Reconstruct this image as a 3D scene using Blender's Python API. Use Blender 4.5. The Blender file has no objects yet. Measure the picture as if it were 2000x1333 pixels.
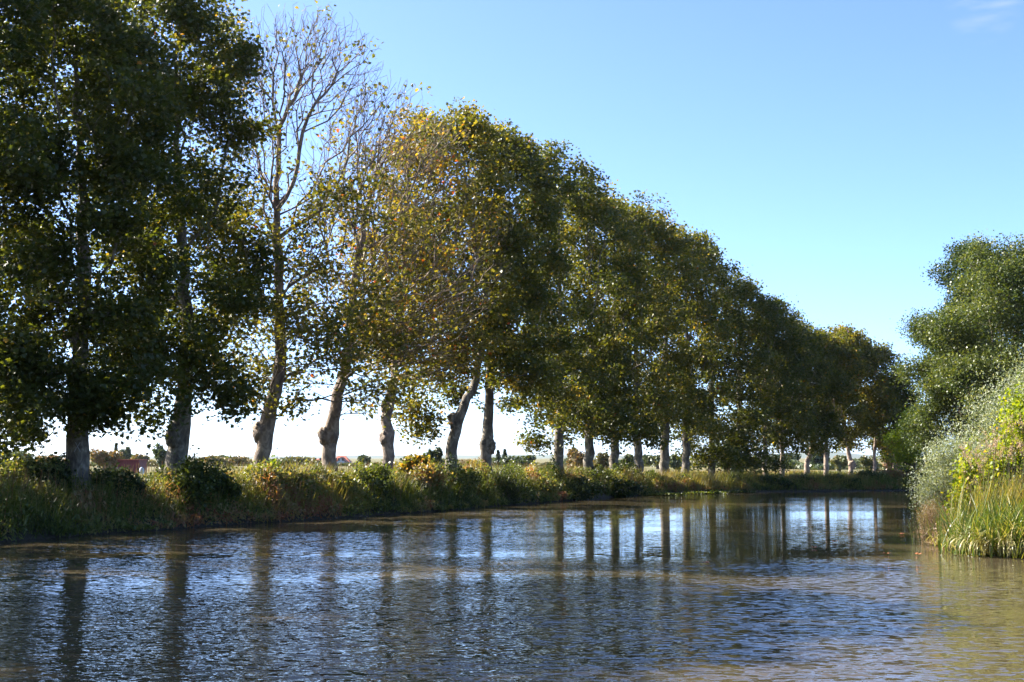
import bpy, math
import numpy as np
from mathutils import Vector
R = np.random.default_rng(7)
S = bpy.context.scene
# ------------------------------------------------------------ camera, sky, sun
F = 2690.0; PITCH = math.radians(4.85); EYE = 2.5
cam = bpy.data.cameras.new('camera'); co = bpy.data.objects.new('camera', cam)
S.collection.objects.link(co); S.camera = co
cam.sensor_width = 36; cam.lens = F/2000*36; cam.clip_end = 40000; cam.clip_start = 0.1
co.location = (0, 0, EYE); co.rotation_euler = (math.radians(90)+PITCH, 0, 0)
SUN_EL = math.radians(36); SUN_AZ = math.atan2(-0.92, 0.39)
sd = Vector((math.sin(SUN_AZ)*math.cos(SUN_EL), math.cos(SUN_AZ)*math.cos(SUN_EL), math.sin(SUN_EL)))
W = bpy.data.worlds.new('World'); S.world = W; W.use_nodes = True
wn, wl = W.node_tree.nodes, W.node_tree.links
sky = wn.new('ShaderNodeTexSky'); sky.sky_type = 'NISHITA'; sky.sun_disc = False
sky.sun_elevation = SUN_EL; sky.sun_rotation = SUN_AZ; sky.altitude = 0
sky.air_density = 0.45; sky.dust_density = 0.75; sky.ozone_density = 5.2
bg = wn['Background']; bg.inputs[1].default_value = 0.115
# a faint wisp of cirrus high on the right
tcw = wn.new('ShaderNodeTexCoord'); cd = Vector((.352, 1, .3365)).normalized()
dt = wn.new('ShaderNodeVectorMath'); dt.operation = 'DOT_PRODUCT'; dt.inputs[1].default_value = cd; wl.new(tcw.outputs['Generated'], dt.inputs[0])
mk = wn.new('ShaderNodeMapRange'); mk.interpolation_type = 'SMOOTHSTEP'; mk.inputs[1].default_value = .9996; mk.inputs[2].default_value = .99995; wl.new(dt.outputs['Value'], mk.inputs[0])
mpw = wn.new('ShaderNodeMapping'); mpw.inputs['Rotation'].default_value = (0, math.radians(-14), 0); mpw.inputs['Scale'].default_value = (30, 30, 150); wl.new(tcw.outputs['Generated'], mpw.inputs[0])
nw = wn.new('ShaderNodeTexNoise'); nw.inputs['Scale'].default_value = 1.0; nw.inputs['Detail'].default_value = 5; wl.new(mpw.outputs[0], nw.inputs[0])
rw = wn.new('ShaderNodeMapRange'); rw.inputs[1].default_value = .42; rw.inputs[2].default_value = .72; wl.new(nw.outputs[0], rw.inputs[0])
ml = wn.new('ShaderNodeMath'); ml.operation = 'MULTIPLY'; wl.new(mk.outputs[0], ml.inputs[0]); wl.new(rw.outputs[0], ml.inputs[1])
m8 = wn.new('ShaderNodeMath'); m8.operation = 'MULTIPLY'; m8.inputs[1].default_value = .45; wl.new(ml.outputs[0], m8.inputs[0])
mw = wn.new('ShaderNodeMix'); mw.data_type = 'RGBA'; mw.inputs[7].default_value = (1.4, 1.75, 2.2, 1); wl.new(m8.outputs[0], mw.inputs[0]); wl.new(sky.outputs[0], mw.inputs[6]); wl.new(mw.outputs[2], bg.inputs[0])
sl = bpy.data.lights.new('sun', 'SUN'); sl.energy = 4.9; sl.angle = math.radians(0.5); sl.color = (1, .93, .82)
so = bpy.data.objects.new('sun', sl); S.collection.objects.link(so); so.rotation_euler = sd.to_track_quat('Z', 'Y').to_euler()
S.view_settings.view_transform = 'Standard'; S.view_settings.look = 'None'
S.view_settings.exposure = 2.02; S.view_settings.gamma = 1
cy = S.cycles; cy.use_denoising = True; cy.max_bounces = 6; cy.diffuse_bounces = 3; cy.glossy_bounces = 3
cy.transmission_bounces = 3; cy.transparent_max_bounces = 4; cy.caustics_reflective = False; cy.caustics_refractive = False
# ------------------------------------------------------------ helpers
def at(px, py, Z):
    """photo pixel (2000x1333) at ground depth Z -> world point"""
    c, s = math.cos(PITCH), math.sin(PITCH); v = (666.5-py)/F; u = (px-1000)/F
    d = np.array([u, c-s*v, s+c*v]); k = Z/d[1]
    return np.array([0, 0, EYE])+d*k
def tag(o, label=None, cat=None, group=None, kind=None):
    if label: o['label'] = label
    if cat: o['category'] = cat
    if group: o['group'] = group
    if kind: o['kind'] = kind
    return o
def empty(name, loc, label, cat, group=None):
    o = bpy.data.objects.new(name, None); S.collection.objects.link(o); o.location = loc
    o.empty_display_size = .3
    return tag(o, label, cat, group)
class MB:
    def __init__(s): s.v = []; s.n = 0; s.loops = []; s.sizes = []; s.t = []; s.sm = []
    def add(s, v, f, tint=0.0, smooth=False):
        """v (N,3); f (M,k) indices; tint scalar or (M,)"""
        v = np.asarray(v, float).reshape(-1, 3); f = np.asarray(f, int)
        s.v.append(v); s.loops.append((f+s.n).ravel()); s.sizes.append(np.full(len(f), f.shape[1]))
        s.t.append(np.broadcast_to(tint, (len(f),)).astype(float)); s.sm.append(np.full(len(f), smooth)); s.n += len(v)
    def build(s, name, mat, parent=None, loc=(0, 0, 0)):
        me = bpy.data.meshes.new(name); v = np.concatenate(s.v)-np.asarray(loc)
        lo = np.concatenate(s.loops); sz = np.concatenate(s.sizes)
        me.vertices.add(len(v)); me.vertices.foreach_set('co', v.ravel().astype(np.float32))
        me.loops.add(len(lo)); me.loops.foreach_set('vertex_index', lo.astype(np.int32))
        me.polygons.add(len(sz)); st = np.concatenate([[0], np.cumsum(sz)[:-1]])
        me.polygons.foreach_set('loop_start', st.astype(np.int32))
        me.polygons.foreach_set('use_smooth', np.concatenate(s.sm))
        a = me.attributes.new('tint', 'FLOAT', 'FACE'); a.data.foreach_set('value', np.concatenate(s.t).astype(np.float32))
        me.update(calc_edges=True)
        me.materials.append(mat)
        o = bpy.data.objects.new(name, me); S.collection.objects.link(o)
        if parent is not None: o.parent = parent
        else: o.location = loc
        return o
def nrm(a): return a/np.maximum(np.linalg.norm(a, axis=-1, keepdims=True), 1e-9)
def vnoise(x, y, seed=0):
    """cheap smooth 2-D value noise in 0..1"""
    x = np.asarray(x, float); y = np.asarray(y, float); xi = np.floor(x); yi = np.floor(y); fx = x-xi; fy = y-yi
    def h(a, b):
        q = np.sin(a*127.1+b*311.7+seed*74.7)*43758.5453; return q-np.floor(q)
    fx = fx*fx*(3-2*fx); fy = fy*fy*(3-2*fy)
    return (h(xi, yi)*(1-fx)+h(xi+1, yi)*fx)*(1-fy)+(h(xi, yi+1)*(1-fx)+h(xi+1, yi+1)*fx)*fy
def fbm(x, y, seed=0, o=3):
    r = 0; a = .5; t = 0
    for k in range(o): r = r+a*vnoise(np.asarray(x)*2**k, np.asarray(y)*2**k, seed+k); t += a; a *= .5
    return r/t
# leaf outlines (x across, y along), tip at y=1
L_PLANE = np.array([(0, 0), (.28, -.06), (.55, .16), (.33, .34), (.56, .66), (.25, .6), (0, 1), (-.25, .6), (-.56, .66), (-.33, .34), (-.55, .16), (-.28, -.06)])
L_MID = np.array([(0, 0), (.5, .12), (.42, .62), (.12, .62), (0, 1), (-.3, .6), (-.55, .5), (-.4, .05)])
L_QUAD = np.array([(0, 0), (.42, .45), (0, 1), (-.42, .5)])
L_OVAL = np.array([(0, 0), (.3, .25), (.28, .65), (0, 1), (-.28, .65), (-.3, .25)])
L_NARROW = np.array([(0, 0), (.13, .4), (0, 1), (-.13, .4)])
def leaves(mb, c, size, tint, tpl, up=.55, droop=.25, axis=None):
    """one small polygon per centre c; size (N,), tint (N,)"""
    n = len(c)
    if n == 0: return
    nn = nrm(R.normal(size=(n, 3))*(1-up)+np.array([0, 0, up])*R.choice([1, 1, 1, -1], n)[:, None])
    d = R.normal(size=(n, 3)); d[:, 2] -= droop*2
    if axis is not None: d = d*.45+axis
    d = nrm(d-nn*np.sum(d*nn, 1, keepdims=True)); b = np.cross(nn, d)
    x, y = tpl[:, 0], tpl[:, 1]-.4; z = -.22*(x*x*2+y*y)
    v = c[:, None, :]+size[:, None, None]*(b[:, None, :]*x[None, :, None]+d[:, None, :]*y[None, :, None]+nn[:, None, :]*z[None, :, None])
    k = len(tpl); f = np.arange(n*k).reshape(n, k)
    mb.add(v.reshape(-1, 3), f, tint)
def sticks(mb, a, b, ra, rb, sides=3, tint=0.0):
    """many thin tapered prisms a->b"""
    a = np.asarray(a, float); b = np.asarray(b, float); n = len(a)
    if n == 0: return
    d = nrm(b-a); h = np.where(np.abs(d[:, 2:3]) < .9, np.array([[0, 0, 1.]]), np.array([[1., 0, 0]]))
    u = nrm(np.cross(d, h)); w = np.cross(d, u); th = np.arange(sides)*2*math.pi/sides
    ring = u[:, None, :]*np.cos(th)[None, :, None]+w[:, None, :]*np.sin(th)[None, :, None]
    va = a[:, None, :]+ring*np.reshape(ra, (-1, 1, 1)); vb = b[:, None, :]+ring*np.reshape(rb, (-1, 1, 1))
    v = np.concatenate([va, vb], 1).reshape(-1, 3)
    base = (np.arange(n)*2*sides)[:, None, None]; k = np.arange(sides); k2 = (k+1) % sides
    q = np.stack([k, k2, k2+sides, k+sides], -1)[None]
    mb.add(v, (base+q).reshape(-1, 4), tint if np.ndim(tint) == 0 else np.repeat(tint, sides), True)
def sweep(mb, P, r, sides=10, lump=0.0, tint=0.0, seed=0):
    P = np.asarray(P, float); n = len(P); t = nrm(np.gradient(P, axis=0)); u = np.cross(t[0], [0.3, 1, .1]); u = u/np.linalg.norm(u)
    th = np.arange(sides)*2*math.pi/sides; V = []
    for i in range(n):
        u = u-t[i]*np.dot(u, t[i]); u /= np.linalg.norm(u); w = np.cross(t[i], u)
        rr = r[i]*(1+lump*(2*fbm(np.cos(th)*1.3+seed+5, np.sin(th)*1.3+P[i, 2]*.7+seed, seed)-1)) if lump else np.full(sides, r[i])
        V.append(P[i]+rr[:, None]*(np.cos(th)[:, None]*u+np.sin(th)[:, None]*w))
    V = np.concatenate(V); k = np.arange(sides); k2 = (k+1) % sides
    q = (np.arange(n-1)*sides)[:, None, None]+np.stack([k, k2, k2+sides, k+sides], -1)[None]
    mb.add(V, q.reshape(-1, 4), tint, True)
def box(mb, x0, x1, y0, y1, z0, z1, tint=0.0):
    v = [(x0, y0, z0), (x1, y0, z0), (x1, y1, z0), (x0, y1, z0), (x0, y0, z1), (x1, y0, z1), (x1, y1, z1), (x0, y1, z1)]
    mb.add(v, [(0, 3, 2, 1), (4, 5, 6, 7), (0, 1, 5, 4), (1, 2, 6, 5), (2, 3, 7, 6), (3, 0, 4, 7)], tint)
# ------------------------------------------------------------ materials
def mat(name): 
    m = bpy.data.materials.new(name); m.use_nodes = True; n = m.node_tree.nodes; return m, n, m.node_tree.links, n['Principled BSDF']
def ramp(n, stops):
    r = n.new('ShaderNodeValToRGB'); e = r.color_ramp.elements
    while len(e) < len(stops): e.new(.5)
    for k, (p, c) in enumerate(stops): e[k].position = p; e[k].color = (*c, 1)
    return r
def leaf_mat(name, stops, trans=.5, rough=.42, spec=.4, tmul=(1.75, 1.6, .5)):
    m, n, l, p = mat(name); a = n.new('ShaderNodeAttribute'); a.attribute_name = 'tint'
    r = ramp(n, stops); l.new(a.outputs['Fac'], r.inputs[0]); l.new(r.outputs[0], p.inputs['Base Color'])
    p.inputs['Roughness'].default_value = rough; p.inputs['Specular IOR Level'].default_value = spec
    t = n.new('ShaderNodeBsdfTranslucent'); mm = n.new('ShaderNodeVectorMath'); mm.operation = 'MULTIPLY'; mm.inputs[1].default_value = tmul
    l.new(r.outputs[0], mm.inputs[0]); l.new(mm.outputs[0], t.inputs[0])
    x = n.new('ShaderNodeMixShader'); x.inputs[0].default_value = trans; l.new(p.outputs[0], x.inputs[1]); l.new(t.outputs[0], x.inputs[2])
    l.new(x.outputs[0], n['Material Output'].inputs[0]); return m
M_LEAF = leaf_mat('plane_leaf', [(0, (.034, .05, .010)), (.35, (.080, .092, .018)), (.6, (.18, .155, .03)), (.8, (.30, .21, .04)), (.93, (.42, .2, .03)), (1, (.4, .09, .02))])
M_POP = leaf_mat('poplar_leaf', [(0, (.03, .055, .018)), (.4, (.07, .10, .03)), (.7, (.16, .175, .05)), (1, (.32, .34, .2))], .35)
M_SILV = leaf_mat('silver_leaf', [(0, (.10, .14, .06)), (.4, (.24, .28, .17)), (.8, (.42, .44, .34)), (1, (.6, .58, .48))], .25, .5)
M_YG = leaf_mat('yellow_green_leaf', [(0, (.07, .13, .01)), (.5, (.22, .28, .015)), (.8, (.38, .36, .03)), (1, (.4, .22, .05))], .45)
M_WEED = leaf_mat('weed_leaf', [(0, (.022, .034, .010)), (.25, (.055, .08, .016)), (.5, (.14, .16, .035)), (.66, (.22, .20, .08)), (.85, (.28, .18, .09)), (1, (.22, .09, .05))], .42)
M_GRASS = leaf_mat('grass_blade', [(0, (.035, .06, .010)), (.35, (.11, .14, .02)), (.6, (.22, .20, .05)), (.8, (.30, .22, .10)), (1, (.30, .14, .065))], .4, .5)
M_SEDGE = leaf_mat('sedge_blade', [(0, (.035, .075, .010)), (.5, (.10, .15, .018)), (.75, (.24, .24, .07)), (1, (.55, .47, .26))], .3, .38, .5)
M_PINK = leaf_mat('dry_pink_leaf', [(0, (.20, .15, .09)), (.5, (.36, .25, .18)), (1, (.5, .34, .30))], .3)
M_FAR = leaf_mat('far_leaf', [(0, (.03, .05, .022)), (.4, (.07, .095, .035)), (.7, (.17, .15, .06)), (1, (.26, .15, .09))], .2)
def bark(name, cols, dirt=True):
    m, n, l, p = mat(name); tc = n.new('ShaderNodeTexCoord'); mp = n.new('ShaderNodeMapping'); mp.inputs['Scale'].default_value = (1, 1, .6)
    l.new(tc.outputs['Object'], mp.inputs[0])
    no = n.new('ShaderNodeTexNoise'); no.inputs['Scale'].default_value = 3.6; no.inputs['Detail'].default_value = 6; no.inputs['Roughness'].default_value = .65; no.inputs['Distortion'].default_value = .6
    l.new(mp.outputs[0], no.inputs[0]); r = ramp(n, cols); l.new(no.outputs[0], r.inputs[0]); l.new(r.outputs[0], p.inputs['Base Color'])
    vo = n.new('ShaderNodeTexNoise'); vo.inputs['Scale'].default_value = 14; vo.inputs['Detail'].default_value = 5; l.new(mp.outputs[0], vo.inputs[0])
    b = n.new('ShaderNodeBump'); b.inputs['Strength'].default_value = .8; b.inputs['Distance'].default_value = .05; l.new(vo.outputs[0], b.inputs['Height']); l.new(b.outputs[0], p.inputs['Normal'])
    p.inputs['Roughness'].default_value = .85; return m
M_BARK = bark('plane_bark', [(.36, (.045, .034, .026)), (.45, (.10, .08, .058)), (.52, (.13, .11, .075)), (.58, (.21, .175, .13)), (.7, (.33, .29, .22))])
M_BARKM = bark('brown_bark', [(.3, (.07, .05, .037)), (.46, (.15, .11, .08)), (.6, (.28, .215, .155)), (.74, (.4, .33, .25))])
M_BARKD = bark('dark_bark', [(.3, (.03, .025, .02)), (.5, (.08, .06, .045)), (.7, (.16, .13, .10))])
M_BARKP = bark('pale_bark', [(.3, (.11, .08, .06)), (.45, (.25, .18, .13)), (.7, (.48, .38, .29))])
def plain(name, col, rough=.8, var=.25, sc=3):
    m, n, l, p = mat(name); tc = n.new('ShaderNodeTexCoord'); no = n.new('ShaderNodeTexNoise'); no.inputs['Scale'].default_value = sc; no.inputs['Detail'].default_value = 4
    l.new(tc.outputs['Object'], no.inputs[0]); r = ramp(n, [(.3, tuple(c*(1-var) for c in col)), (.7, tuple(min(1, c*(1+var)) for c in col))])
    l.new(no.outputs[0], r.inputs[0]); l.new(r.outputs[0], p.inputs['Base Color']); p.inputs['Roughness'].default_value = rough; return m
M_ROOF = plain('clay_roof', (.36, .10, .055)); M_WALL = plain('render_wall', (.5, .5, .48), .8, .08); M_WALLB = plain('blue_grey_wall', (.42, .46, .52), .8, .08)
M_RED = plain('red_brown_board', (.17, .035, .035), .7, .3); M_POLE = plain('pole_wood', (.12, .10, .08)); M_WHITE = plain('white_paint', (.28, .27, .25), .7, .2, 20)
M_HILL = plain('hill_scrub', (.07, .09, .05), .9, .3, .004); M_DARK = plain('dark_opening', (.03, .03, .03), .5, .1)
M_TWIG = plain('dry_twig', (.09, .065, .045), .8, .3, 8); M_FALL = plain('fallen_leaf', (.45, .17, .06), .6, .3, 20)
# ------------------------------------------------------------ banks and ground
def smooth_line(p, n=8):
    p = np.array(p, float); q = np.vstack([2*p[0]-p[1], p, 2*p[-1]-p[-2]]); out = []
    for i in range(1, len(q)-2):
        for t in np.arange(n)/n:
            a, b, c, d = q[i-1:i+3]; out.append(.5*((2*b)+(-a+c)*t+(2*a-5*b+4*c-d)*t*t+(-a+3*b-3*c+d)*t**3))
    out.append(p[-1]); return np.array(out)
LB = smooth_line([(-36, -60), (-31, -20), (-26, 5), (-20.5, 27), (-15.4, 41.5), (-11.9, 49.4), (-6.6, 59.5), (-1.3, 70.8), (6.6, 88.5), (11.5, 97), (17.8, 102), (31, 106.7), (50, 110), (90, 112), (160, 108)])
RB = smooth_line([(4, -60), (6, -20), (7.5, 5), (9.2, 17), (12.2, 26), (13.3, 31), (13.4, 35), (13.6, 41), (14.9, 47), (18.2, 61), (23, 73), (33, 84), (50, 90), (90, 91), (160, 88)])
def jag(L, seed):
    s = np.concatenate([[0], np.cumsum(np.linalg.norm(np.diff(L, axis=0), axis=1))]); S2 = np.arange(0, s[-1], .8)
    q = np.stack([np.interp(S2, s, L[:, 0]), np.interp(S2, s, L[:, 1])], 1); t = nrm(np.gradient(q, axis=0)); nn = np.stack([-t[:, 1], t[:, 0]], 1)
    return q+nn*((fbm(S2*.35, S2*0+seed, seed)-.5)*.9)[:, None]
LB = jag(LB, 3); RB = jag(RB, 11)
POLY = np.vstack([LB, RB[::-1]])
def seg_dist(x, y, L):
    out = np.full(x.shape, 1e9)
    for a, b in zip(L[:-1], L[1:]):
        ab = b-a; t = np.clip(((x-a[0])*ab[0]+(y-a[1])*ab[1])/(ab@ab), 0, 1)
        out = np.minimum(out, np.hypot(x-a[0]-t*ab[0], y-a[1]-t*ab[1]))
    return out
def inside(x, y):
    c = np.zeros(x.shape, bool); n = len(POLY)
    for i in range(n):
        x1, y1 = POLY[i]; x2, y2 = POLY[(i+1) % n]
        if y1 == y2: continue
        m = ((y1 > y) != (y2 > y)) & (x < (x2-x1)*(y-y1)/(y2-y1)+x1); c ^= m
    return c
def sst(a, b, x): t = np.clip((x-a)/(b-a), 0, 1); return t*t*(3-2*t)
def gh(x, y):
    """ground height"""
    x = np.atleast_1d(np.asarray(x, float)); y = np.atleast_1d(np.asarray(y, float))
    dl = seg_dist(x, y, LB); dr = seg_dist(x, y, RB); d = np.minimum(dl, dr); ins = inside(x, y)
    hb = 1.22-.72*sst(75, 110, y)*(dl < dr)
    h = hb*(1-(1-np.clip(d/2.6, 0, 1))**2)+(fbm(x*.4, y*.4, 5)-.5)*.35*np.clip(d/2, 0, 1)
    fall = sst(40, 200, d); h = h*(1-fall)+.35*fall
    h = np.where(ins, -np.clip(d*.8, 0, 1.6), h); return h
def axis_coords(a, b, st, far):
    c = list(np.arange(a, b+.01, st)); s = st; v = c[-1]
    while v < far: s *= 1.28; v += s; c.append(v)
    s = st; v = c[0]
    while v > -far: s *= 1.28; v -= s; c.insert(0, v)
    return np.array(c)
gx = axis_coords(-45, 60, .6, 9000); gy = axis_coords(-5, 130, .6, 9000)
GX, GY = np.meshgrid(gx, gy); GZ = gh(GX.ravel(), GY.ravel())
mb = MB(); nx, ny = len(gx), len(gy); i = (np.arange(ny-1)[:, None]*nx+np.arange(nx-1)[None]).ravel()
mb.add(np.stack([GX.ravel(), GY.ravel(), GZ], 1), np.stack([i, i+1, i+nx+1, i+nx], 1), 0, True)
m, n, l, p = mat('ground'); geo = n.new('ShaderNodeNewGeometry'); n1 = n.new('ShaderNodeTexNoise'); n1.inputs['Scale'].default_value = .09; n1.inputs['Detail'].default_value = 8; n1.inputs['Roughness'].default_value = .65
l.new(geo.outputs['Position'], n1.inputs[0]); r = ramp(n, [(.32, (.04, .06, .012)), (.46, (.10, .105, .02)), (.56, (.16, .12, .035)), (.68, (.17, .085, .035))]); l.new(n1.outputs[0], r.inputs[0])
sx = n.new('ShaderNodeSeparateXYZ'); l.new(geo.outputs['Position'], sx.inputs[0]); mr = n.new('ShaderNodeMapRange'); mr.inputs[1].default_value = .5; mr.inputs[2].default_value = 1.2
l.new(sx.outputs[2], mr.inputs[0]); mx = n.new('ShaderNodeMix'); mx.data_type = 'RGBA'; l.new(mr.outputs[0], mx.inputs[0]); mx.inputs[6].default_value = (.045, .035, .022, 1)
# earth shows low on the bank; above it, and on the far field, plants cover the soil
ln = n.new('ShaderNodeVectorMath'); ln.operation = 'LENGTH'; l.new(geo.outputs['Position'], ln.inputs[0]); m3 = n.new('ShaderNodeMapRange'); m3.inputs[1].default_value = 130; m3.inputs[2].default_value = 170; l.new(ln.outputs['Value'], m3.inputs[0])
ad = n.new('ShaderNodeMath'); ad.operation = 'MAXIMUM'; l.new(mr.outputs[0], ad.inputs[0]); l.new(m3.outputs[0], ad.inputs[1]); l.new(ad.outputs[0], mx.inputs[0]); l.new(r.outputs[0], mx.inputs[7]); l.new(mx.outputs[2], p.inputs['Base Color'])
p.inputs['Roughness'].default_value = .95
n2 = n.new('ShaderNodeTexNoise'); n2.inputs['Scale'].default_value = 3; n2.inputs['Detail'].default_value = 6; l.new(geo.outputs['Position'], n2.inputs[0]); b = n.new('ShaderNodeBump'); b.inputs['Distance'].default_value = .2; l.new(n2.outputs[0], b.inputs['Height']); l.new(b.outputs[0], p.inputs['Normal'])
tag(mb.build('ground', m), kind='structure')
# water
m, n, l, p = mat('canal_water'); geo = n.new('ShaderNodeNewGeometry'); p.inputs['Roughness'].default_value = .03; p.inputs['IOR'].default_value = 1.33
nc = n.new('ShaderNodeTexNoise'); nc.inputs['Scale'].default_value = .12; nc.inputs['Detail'].default_value = 3; l.new(geo.outputs['Position'], nc.inputs[0])
r = ramp(n, [(.35, (.072, .057, .031)), (.65, (.095, .076, .044))]); l.new(nc.outputs[0], r.inputs[0]); l.new(r.outputs[0], p.inputs['Base Color'])
def wnoise(scale, stretch, detail, rot=0., dist=0.):
    mp = n.new('ShaderNodeMapping'); mp.inputs['Scale'].default_value = (stretch, 1, 1); mp.inputs['Rotation'].default_value = (0, 0, rot)
    l.new(geo.outputs['Position'], mp.inputs[0]); t = n.new('ShaderNodeTexNoise'); t.inputs['Scale'].default_value = scale; t.inputs['Detail'].default_value = detail
    t.inputs['Distortion'].default_value = dist; l.new(mp.outputs[0], t.inputs[0]); return t.outputs[0]
def math2(op, a, b):
    q = n.new('ShaderNodeMath'); q.operation = op
    for k, v in enumerate((a, b)):
        if isinstance(v, (int, float)): q.inputs[k].default_value = v
        else: l.new(v, q.inputs[k])
    return q.outputs[0]
# wind: rippled open water, sheltered smooth patches by the bend and the right bank
sx = n.new('ShaderNodeSeparateXYZ'); l.new(geo.outputs['Position'], sx.inputs[0])
u = math2('ADD', math2('MULTIPLY', sx.outputs[0], 1.0), math2('MULTIPLY', wnoise(.09, .35, 3), 14.0))      # x + noise
v = math2('ADD', sx.outputs[1], math2('MULTIPLY', wnoise(.16, .3, 3), 8.0))
def mrange(val, a, b, c=0., d=1.):
    q = n.new('ShaderNodeMapRange'); q.interpolation_type = 'SMOOTHSTEP'; l.new(val, q.inputs[0]); q.inputs[1].default_value = a; q.inputs[2].default_value = b; q.inputs[3].default_value = c; q.inputs[4].default_value = d; return q.outputs[0]
shel = math2('MULTIPLY', mrange(u, 5, 11), mrange(v, 34, 39))
shel2 = math2('MULTIPLY', mrange(math2('SUBTRACT', u, math2('MULTIPLY', sx.outputs[1], .27)), 7, 11), .8)
patch = mrange(wnoise(.13, .22, 4), .42, .60, 1.0, .3)
amp = math2('MULTIPLY', math2('SUBTRACT', 1.0, math2('MULTIPLY', math2('MAXIMUM', shel, shel2), .82)), patch)
gust = math2('MULTIPLY', mrange(v, 33, 39, 1.0, 0.), mrange(sx.outputs[0], -9, 0))     # a gust ruffles the middle of the near reach
amp = math2('MULTIPLY', amp, math2('ADD', 1.0, math2('MULTIPLY', gust, .75)))
def slope(terms):
    h = None
    for sc, st, de, rot, k in terms:
        t = math2('MULTIPLY', math2('SUBTRACT', wnoise(sc, st, de, rot, .2), .5), k); h = t if h is None else math2('ADD', h, t)
    return math2('MULTIPLY', h, amp)
# wave slopes towards and across the wind
sy_ = slope([(4.6, .42, 2, .12, .52), (12, .45, 2, -.15, .68), (.9, .5, 2, .3, .12)])
sx_ = slope([(5.5, .6, 1, .5, .13), (13, .6, 2, -.4, .22)])
cb = n.new('ShaderNodeCombineXYZ'); l.new(sx_, cb.inputs[0]); l.new(sy_, cb.inputs[1]); cb.inputs[2].default_value = 1
nz = n.new('ShaderNodeVectorMath'); nz.operation = 'NORMALIZE'; l.new(cb.outputs[0], nz.inputs[0]); l.new(nz.outputs[0], p.inputs['Normal'])
mb = MB(); mb.add([(-60, -90, 0), (170, -90, 0), (170, 125, 0), (-60, 125, 0)], [(0, 1, 2, 3)])
tag(mb.build('water', m), kind='structure')
# hills on the horizon
mb = MB(); xs = np.linspace(-4200, 4200, 240); prof = 1+16*fbm(xs*.0016+3, xs*0, 9, 4)+18*np.exp(-((xs-1270)/160)**2)
for k in range(239):
    x0, x1 = xs[k], xs[k+1]; a, c = prof[k], prof[k+1]
    mb.add([(x0, 5200, -1), (x1, 5200, -1), (x1, 5700, c), (x0, 5700, a), (x1, 6600, -1), (x0, 6600, -1)], [(0, 1, 2, 3), (3, 2, 4, 5)], 0, True)
tag(mb.build('hills', M_HILL), kind='structure')
# ------------------------------------------------------------ trees
class Graph:
    def __init__(s): s.P = np.zeros((60000, 3)); s.par = np.full(60000, -1); s.L = np.zeros(60000); s.fix = np.zeros(60000); s.n = 0
    def add(s, p, par, fix=0.0):
        i = s.n; s.P[i] = p; s.par[i] = par; s.L[i] = 0 if par < 0 else s.L[par]+np.linalg.norm(s.P[i]-s.P[par]); s.fix[i] = fix; s.n += 1; return i
    def line(s, start, pts, step=.5, jit=.06, fixr=None):
        cur = start
        for j, q in enumerate(pts):
            a = s.P[cur].copy(); q = np.asarray(q, float); k = max(1, int(np.linalg.norm(q-a)/step))
            for t in range(1, k+1):
                w = a+(q-a)*t/k
                if t < k: w = w+R.normal(size=3)*jit
                cur = s.add(w, cur, 0 if fixr is None else fixr(w))
        return cur
    def attach(s, q, bf=.28, step=.55, jit=.07, skip=0):
        n = s.n; d = q-s.P[skip:n]; dist = np.linalg.norm(d, axis=1)
        cost = dist+bf*s.L[skip:n]+.9*np.maximum(0, -d[:, 2]+.1)
        k = int(np.argmin(cost))+skip; a = s.P[k].copy(); ln = dist[k-skip]; m_ = max(1, int(ln/step)); cur = k
        pd = nrm(a-s.P[s.par[k]]) if s.par[k] >= 0 else np.array([0, 0, 1.])
        c = a+pd*ln*.35
        for t in range(1, m_+1):
            u = t/m_; w = a*(1-u)**2+2*c*u*(1-u)+q*u*u
            if t < m_: w = w+R.normal(size=3)*jit
            cur = s.add(w, cur)
        return cur
    def radii(s, tip=.008, ex=2.0):
        n = s.n; acc = np.zeros(n); ch = np.zeros(n, int)
        for i in range(n-1, 0, -1):
            if ch[i] == 0: acc[i] = tip**ex
            acc[s.par[i]] += acc[i]; ch[s.par[i]] += 1
        if acc[0] == 0: acc[0] = tip**ex
        return np.maximum(acc**(1/ex), s.fix[:n])
    def mesh(s, mb, r, thick=.035, lump=.22, sides=9, seed=0):
        n = s.n; kids = [[] for _ in range(n)]
        for i in range(1, n): kids[s.par[i]].append(i)
        thin = [i for i in range(1, n) if r[i] < thick]
        th = np.array(thin, int)
        if len(th): sticks(mb, s.P[s.par[th]], s.P[th], np.minimum(r[s.par[th]], r[th]*1.35), r[th], 3)
        stack = [(0, -1)]
        while stack:
            i, pr = stack.pop(); ch = [i] if pr < 0 else [pr, i]; cur = i
            while True:
                ks = [k for k in kids[cur] if r[k] >= thick]
                if not ks: break
                ks.sort(key=lambda k: -r[k])
                for k in ks[1:]: stack.append((k, cur))
                cur = ks[0]; ch.append(cur)
            if len(ch) < 2: continue
            rr = r[ch].copy()
            if pr >= 0: rr[0] = min(rr[0], rr[1]*1.3)
            big = rr.max() > .15
            sweep(mb, s.P[ch], rr, 16 if big else 6, lump if big else .1, 0, seed)
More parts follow.
